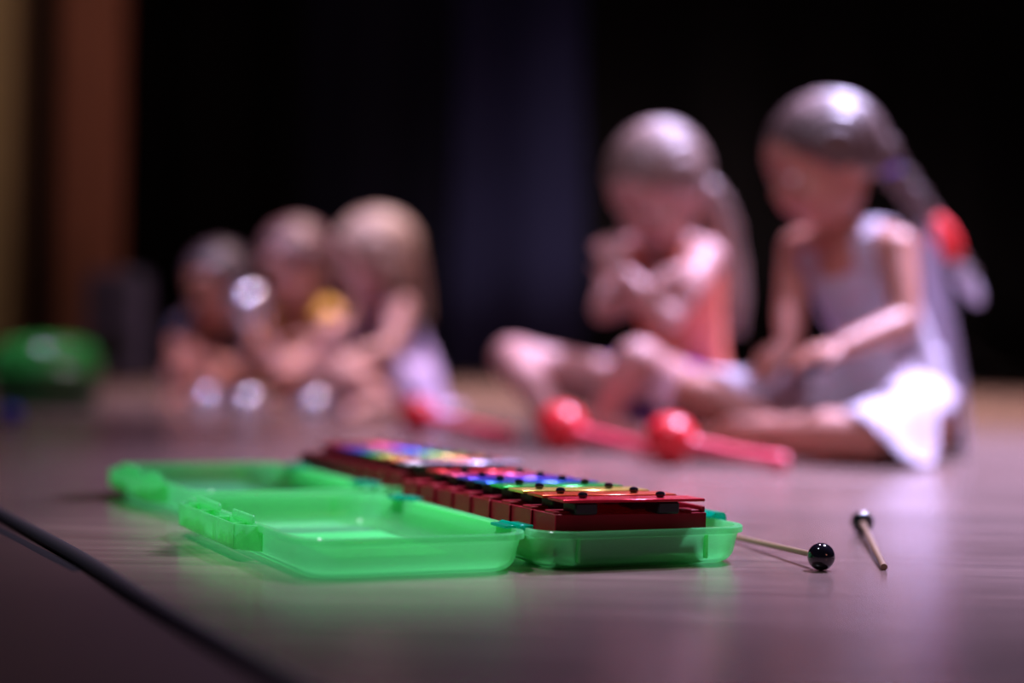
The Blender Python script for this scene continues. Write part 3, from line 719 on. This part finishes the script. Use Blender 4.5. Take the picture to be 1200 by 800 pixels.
# ---- girl B : salmon top, arms crossed on her chest, ponytail
def girl_b():
    base = at(790, 517); base.y = 3.28; base.x = W(790, 517, 3.28).x; base.z = 0
    r = root('person', 'girl in salmon top hugging herself with crossed arms, ponytail behind her', 'person', base)
    P = dict(pel=W(802, 468, 3.32), wst=W(803, 405, 3.30), chs=W(792, 340, 3.26), nck=W(785, 285, 3.24), hd=W(771, 221, 3.18),
             shR=W(732, 300, 3.33), shL=W(828, 302, 3.18), elR=W(708, 362, 3.14), wrR=W(768, 338, 3.04), elL=W(782, 372, 3.04), wrL=W(728, 320, 3.06),
             hipR=W(775, 474, 3.38), knR=W(600, 420, 3.30), anR=W(645, 482, 3.12), hipL=W(822, 482, 3.24), knL=W(748, 424, 2.99), anL=W(704, 488, 3.02))
    P = {k: v - base for k, v in P.items()}
    lat = (P['shL'] - P['shR']).normalized(); f = V((-0.58, -0.55, -0.62)); hs = 1.04
    mb = MB(); torso(mb, P, lat, 1); head_volumes(mb, P['hd'], f, hs)
    arm(mb, P['shR'], P['elR'], P['wrR'], V((0.8, 0.1, 0.35)), V((0, 1, 0)), -1, 1, 0.35)
    arm(mb, P['shL'], P['elL'], P['wrL'], V((-0.4, 0.4, 0.8)), V((0.2, 1, 0)), 1, 1, 0.35)
    leg(mb, P['hipR'], P['knR'], P['anR'], 1, V((0.7, -0.5, 0))); leg(mb, P['hipL'], P['knL'], P['anL'], 1, V((0.9, -0.25, -0.1)))
    body_finish(mb, 'body', SKIN, r); head_parts(r, P['hd'], f, hs)
    garment(P['pel'], P['wst'], P['chs'], P['nck'], lat, 1, 'tank_top', mat('salmon_cotton', (0.8, 0.2, 0.12), 0.8, 0, 0.1, 40), r)
    pm = mat('purple_cotton', (0.16, 0.04, 0.4), 0.8, 0, 0.1, 40)
    mb = MB(); mb.ell(P['pel'] - V((0, 0, 0.0)), (0.098, 0.095, 0.072))
    for h_, k_ in (('hipR', 'knR'), ('hipL', 'knL')): mb.tube([P[h_], mid(P[h_], P[k_], 0.4)], [0.070, 0.064], 18, rnd=False)
    body_finish(mb, 'shorts', pm, r, 0.005)
    mb = MB(); hair_cap(mb, P['hd'], f, hs); q = W(828, 228, 3.28) - base; mb.ell(q, 0.032); h = body_finish(mb, 'hair', HAIR_LIGHT, r, 0.003)
    path = [W(832, 232, 3.30), W(848, 265, 3.31), W(858, 310, 3.31), W(862, 350, 3.30), W(860, 388, 3.29)]; path = [p - base for p in path]
    mb = MB(); locks(mb, None, path, 26, 0.030, 0.011, 0.005, 3); mb.build('ponytail', HAIR_LIGHT, h, smooth='full')
    mb = MB(); q = W(832, 236, 3.30) - base; mb.ell(q, (0.028, 0.028, 0.016)); tag(mb.build('hair_band', pm, h), 'purple hair band')
    return r
girl_b()

# ---- the three children behind
def kid(label, P, latf, f, hs, skin, hairmat, top, bottom, base, longhair=None, s=0.95, hands=None, sleeves=False):
    r = root('person', label, 'person', base)
    P = {k: v - base for k, v in P.items()}
    lat = (P['shL'] - P['shR']).normalized()
    mb = MB(); torso(mb, P, lat, s); head_volumes(mb, P['hd'], f, hs)
    hr, hl = hands
    arm(mb, P['shR'], P['elR'], P['wrR'], V(hr[0]), V(hr[1]), -1, s, hr[2]); arm(mb, P['shL'], P['elL'], P['wrL'], V(hl[0]), V(hl[1]), 1, s, hl[2])
    leg(mb, P['hipR'], P['knR'], P['anR'], s, P['anL'] - P['hipL']); leg(mb, P['hipL'], P['knL'], P['anL'], s, V((-0.6, -0.4, 0)))
    body_finish(mb, 'body', skin, r, 0.0042); head_parts(r, P['hd'], f, hs)
    garment(P['pel'], P['wst'], P['chs'], P['nck'], lat, s, 'top', top, r)
    if sleeves:
        for a_, b_ in (('shR', 'elR'), ('shL', 'elL')):
            n_ = (P[b_] - P[a_]).normalized(); mb = MB(); mb.tube([P[a_] - n_ * 0.01, P[a_] + n_ * 0.02, P[a_] + n_ * 0.055], [0.040 * s, 0.043 * s, 0.046 * s], 18, rnd=False)
            mb.ell(P[a_], 0.042 * s); mb.build('sleeve', top, r)
    mb = MB(); mb.ell(P['pel'], (0.096 * s, 0.094 * s, 0.07 * s))
    for h_, k_ in (('hipR', 'knR'), ('hipL', 'knL')): mb.tube([P[h_], mid(P[h_], P[k_], 0.55)], [0.068 * s, 0.062 * s], 18, rnd=False)
    body_finish(mb, 'shorts', bottom, r, 0.006)
    mb = MB(); hair_cap(mb, P['hd'], f, hs, vol=1.03)
    if longhair:
        for (path, n, sp) in longhair: locks(mb, None, [p - base for p in path], n, sp, 0.013, 0.006, 5)
    body_finish(mb, 'hair', hairmat, r, 0.0038)
    return r
LAV = mat('lavender_cotton', (0.52, 0.44, 0.88), 0.8, 0, 0.1, 40); GREYV = mat('grey_vest', (0.07, 0.07, 0.09), 0.85, 0, 0.1, 40)
OLIVE = mat('mustard_cotton', (0.6, 0.34, 0.06), 0.8, 0, 0.1, 40); NAVY = mat('navy_cotton', (0.02, 0.02, 0.05), 0.85, 0, 0.1, 40); PINKC = mat('pink_cotton', (0.55, 0.3, 0.38), 0.8, 0, 0.1, 40)
def gp(x, y, d): p = W(x, y, d); return V((p.x, d, 0))
c = kid('blond long-haired child in grey top and lavender skirt, rightmost of the three seated behind', dict(
    pel=W(470, 448, 4.50), wst=W(468, 412, 4.50), chs=W(457, 379, 4.46), nck=W(447, 353, 4.42), hd=W(437, 304, 4.38), shR=W(422, 362, 4.52), shL=W(470, 362, 4.34),
    elR=W(405, 392, 4.42), wrR=W(372, 398, 4.34), elL=W(460, 408, 4.26), wrL=W(412, 420, 4.18), hipR=W(455, 452, 4.58), knR=W(372, 440, 4.42), anR=W(425, 466, 4.28), hipL=W(482, 455, 4.42), knL=W(405, 438, 4.16), anL=W(452, 470, 4.14)),
    None, V((-0.88, -0.3, -0.28)), 1.05, SKIN, HAIR_BLOND, GREYV, LAV, gp(470, 478, 4.5),
    longhair=[([W(457, 274, 4.44), W(478, 308, 4.46), W(488, 342, 4.48), W(491, 375, 4.48)], 26, 0.035), ([W(442, 275, 4.33), W(454, 310, 4.31), W(464, 345, 4.32)], 12, 0.025)],
    hands=(((-0.9, 0, 0.1), (0, 0, -1), 0.4), ((-0.9, 0, 0.1), (0, 0, -1), 0.4)))
def skirt_c():
    base = c.location
    H = [W(482, 455, 4.42) - base, W(455, 452, 4.58) - base]; K = [W(405, 438, 4.16) - base, W(372, 440, 4.42) - base]; pel = W(470, 448, 4.5) - base; wst = W(468, 405, 4.5) - base
    caps = [(H[0], K[0], 0.066, 0.05), (H[1], K[1], 0.066, 0.05), (pel, wst, 0.1, 0.085)]
    drape('skirt', LAV, c, pel, wst, caps, angf([(0, 0.16), (90, 0.16), (180, 0.14), (215, 0.2), (250, 0.24), (300, 0.2)]))
    R = torso_rings(pel, wst, W(457, 379, 4.46) - base, W(447, 353, 4.42) - base, (W(470, 362, 4.34) - W(422, 362, 4.52)).normalized(), 0.95, 0.011)[0:4]
    mb = MB(); o = [ring_pts(q, 30, 0.02) for q in R]; i_ = [[p + (sum(q_, V()) / 30 - p).normalized() * 0.003 for p in q_] for q_ in o]; mb.rings(o + i_[::-1], closed=True); tag(mb.build('waist_wrap', LAV, c), 'lavender cloth round the waist')
skirt_c()
kid('child in mustard yellow top with reddish brown hair, between the two others behind', dict(
    pel=W(345, 442, 4.90), wst=W(346, 413, 4.90), chs=W(348, 384, 4.86), nck=W(347, 362, 4.82), hd=W(345, 311, 4.76), shR=W(314, 370, 4.92), shL=W(382, 368, 4.78),
    elR=W(302, 396, 4.82), wrR=W(330, 418, 4.70), elL=W(392, 396, 4.68), wrL=W(352, 418, 4.60), hipR=W(328, 446, 4.94), knR=W(322, 428, 4.68), anR=W(362, 458, 4.70), hipL=W(364, 446, 4.90), knL=W(392, 430, 4.66), anL=W(345, 460, 4.62)),
    None, V((-0.55, -0.68, -0.35)), 1.05, SKIN, hairm('hair_auburn', (0.13, 0.065, 0.065)), OLIVE, PINKC, gp(345, 470, 4.9),
    longhair=[([W(372, 292, 4.84), W(380, 318, 4.86), W(384, 340, 4.86)], 14, 0.025)],
    hands=(((0.5, -0.6, -0.2), (0, 0, -1), 0.4), ((-0.5, -0.6, -0.2), (0, 0, -1), 0.4)), sleeves=True)
E_ = kid('dark-haired child in dark top holding a silver rattle, leftmost of the three seated behind', dict(
    pel=W(240, 442, 4.72), wst=W(241, 420, 4.72), chs=W(246, 396, 4.68), nck=W(251, 378, 4.64), hd=W(255, 336, 4.58), shR=W(217, 386, 4.72), shL=W(284, 386, 4.64),
    elR=W(206, 408, 4.66), wrR=W(240, 418, 4.58), elL=W(303, 402, 4.58), wrL=W(292, 400, 4.46), hipR=W(224, 446, 4.76), knR=W(212, 432, 4.52), anR=W(255, 456, 4.54), hipL=W(256, 446, 4.76), knL=W(290, 432, 4.54), anL=W(240, 458, 4.50)),
    None, V((-0.35, -0.85, -0.28)), 0.98, SKIN2, HAIR_DARK, NAVY, PINKC, gp(240, 468, 4.72),
    hands=(((0.6, -0.5, 0.0), (0, 0, -1), 0.4), ((-0.35, -0.1, 0.6), (-0.7, 0.2, -0.2), 1.0)), sleeves=True)

# silver rattle held up
def rattle():
    a = W(290, 398, 4.43); r = root('rattle', 'silver ball-headed rattle held up by the dark-haired child', 'rattle', (a.x, a.y, a.z))
    sm = mat('silver_gloss', (0.6, 0.58, 0.7), 0.18, 0.8, 0.05, 30)
    mb = MB(); mb.ell((0, 0, 0.088), (0.054, 0.054, 0.056), None, 28, 20); mb.build('head', sm, r, smooth='full')
    mb = MB(); mb.lathe([(0.008, -0.06), (0.015, -0.055), (0.015, -0.04), (0.011, -0.02), (0.012, 0.02), (0.018, 0.045), (0.030, 0.065), (0.012, 0.07)], 20); mb.build('handle', sm, r)
    return sm
SILV = rattle()
# shiny round metal pieces on the floor before them
def cymbal(px, py, rad, label):
    p = at(px, py); r = root('hand_bell', label, 'bell', (p.x, p.y, 0), group='silver bells on the floor')
    R = Matrix.Rotation(0.0, 3, 'X')
    mb = MB(); mb.lathe([(rad * 1.0, 0.0), (rad * 1.02, 0.004), (rad * 0.93, 0.012), (rad * 0.86, rad * 0.5), (rad * 0.72, rad * 0.85), (rad * 0.45, rad * 1.08), (rad * 0.15, rad * 1.15), (0.004, rad * 1.16)], 28); mb.build('dome', SILV, r, smooth='full')
    mb = MB(); mb.lathe([(0.006, rad * 1.1), (0.007, rad * 1.25), (0.013, rad * 1.32), (0.014, rad * 1.45), (0.006, rad * 1.55), (0.001, rad * 1.56)], 16); tag(mb.build('knob', BLACKR, r), 'small dark knob')
cymbal(243, 478, 0.046, 'silver bell on the floor, leftmost of the three'); cymbal(289, 482, 0.048, 'silver bell on the floor, middle one of the three'); cymbal(368, 485, 0.049, 'silver bell on the floor, rightmost of the three')

# ================================================================ GREEN DRUM, DARK CASE, BLUE PIECE
p = W(120, 460, 4.12); p = V((p.x - 0.136, 4.12, 0)); r = root('green_drum', 'glossy green rounded drum standing on the floor at far left', 'drum', p); r.scale = (0.85, 0.85, 0.85)
gm = mat('green_gloss', (0.02, 0.2, 0.03), 0.18, 0, 0.1, 10)
mb = MB(); mb.lathe([(0.125, 0.0), (0.138, 0.004), (0.146, 0.03), (0.150, 0.09), (0.150, 0.10)], 48); mb.build('shell', mat('dark_green', (0.01, 0.10, 0.02), 0.3), r)
mb = MB(); mb.lathe([(0.150, 0.099), (0.156, 0.101), (0.157, 0.112), (0.153, 0.116), (0.153, 0.135), (0.145, 0.165), (0.125, 0.188), (0.09, 0.200), (0.04, 0.205), (0.005, 0.206)], 48); mb.build('top', gm, r)
mb = MB(); mb.tube([(0.157 * math.cos(a), 0.157 * math.sin(a), 0.107) for a in [2 * PI * k / 48 for k in range(49)]], 0.004, 8, rnd=False); mb.build('rim', gm, r)
r2 = copy_tree(r); r2['label'] = 'second green drum, only its edge in the frame at far left'; r2.location = (p.x - 0.29, p.y + 0.08, 0)
r['group'] = r2['group'] = 'green drums'
p = W(137, 440, 6.6)
r = root('loudspeaker', 'dark loudspeaker on the floor before the brown pillar', 'speaker', (p.x, 6.6, 0))
mb = MB(); mb.box((0, 0, 0.215), (0.10, 0.11, 0.205), bev=0.012); mb.build('cabinet', mat('navy_black_cabinet', (0.05, 0.045, 0.09), 0.6), r)
for z, q in ((0.14, 0.07), (0.31, 0.035)):
    mb = MB(); mb.lathe([(q, 0), (q, 0.006), (q * 0.85, 0.004), (q * 0.3, -0.01 + 0.01), (0.002, 0.002)], 24, (0, -0.111, z), Matrix.Rotation(PI / 2, 3, 'X')); mb.build('cone', BLACKR, r)
mb = MB()
for sx in (-1, 1):
    for sy in (-1, 1): mb2 = MB(); mb2.box((sx * 0.08, sy * 0.09, 0.006), (0.012, 0.012, 0.006)); mb2.build('foot', BLACKR, r)
p = at(12, 496); r = root('blue_shaker', 'small shiny blue egg shaker on the floor before the green drum', 'shaker', (p.x, p.y, 0))
mb = MB(); mb.ell((0, 0, 0.019), (0.024, 0.019, 0.019)); mb.build('shell', mat('blue_gloss', (0.02, 0.04, 0.6), 0.2), r, smooth='full')
mb = MB(); mb.tube([(0, 0.0192 * math.cos(a), 0.0192 + 0.0192 * math.sin(a)) for a in [2 * PI * k / 32 for k in range(33)]], 0.0012, 6, up=(1, 0, 0), rnd=False); mb.build('seam', mat('blue_gloss_dark', (0.01, 0.02, 0.35), 0.3), r)
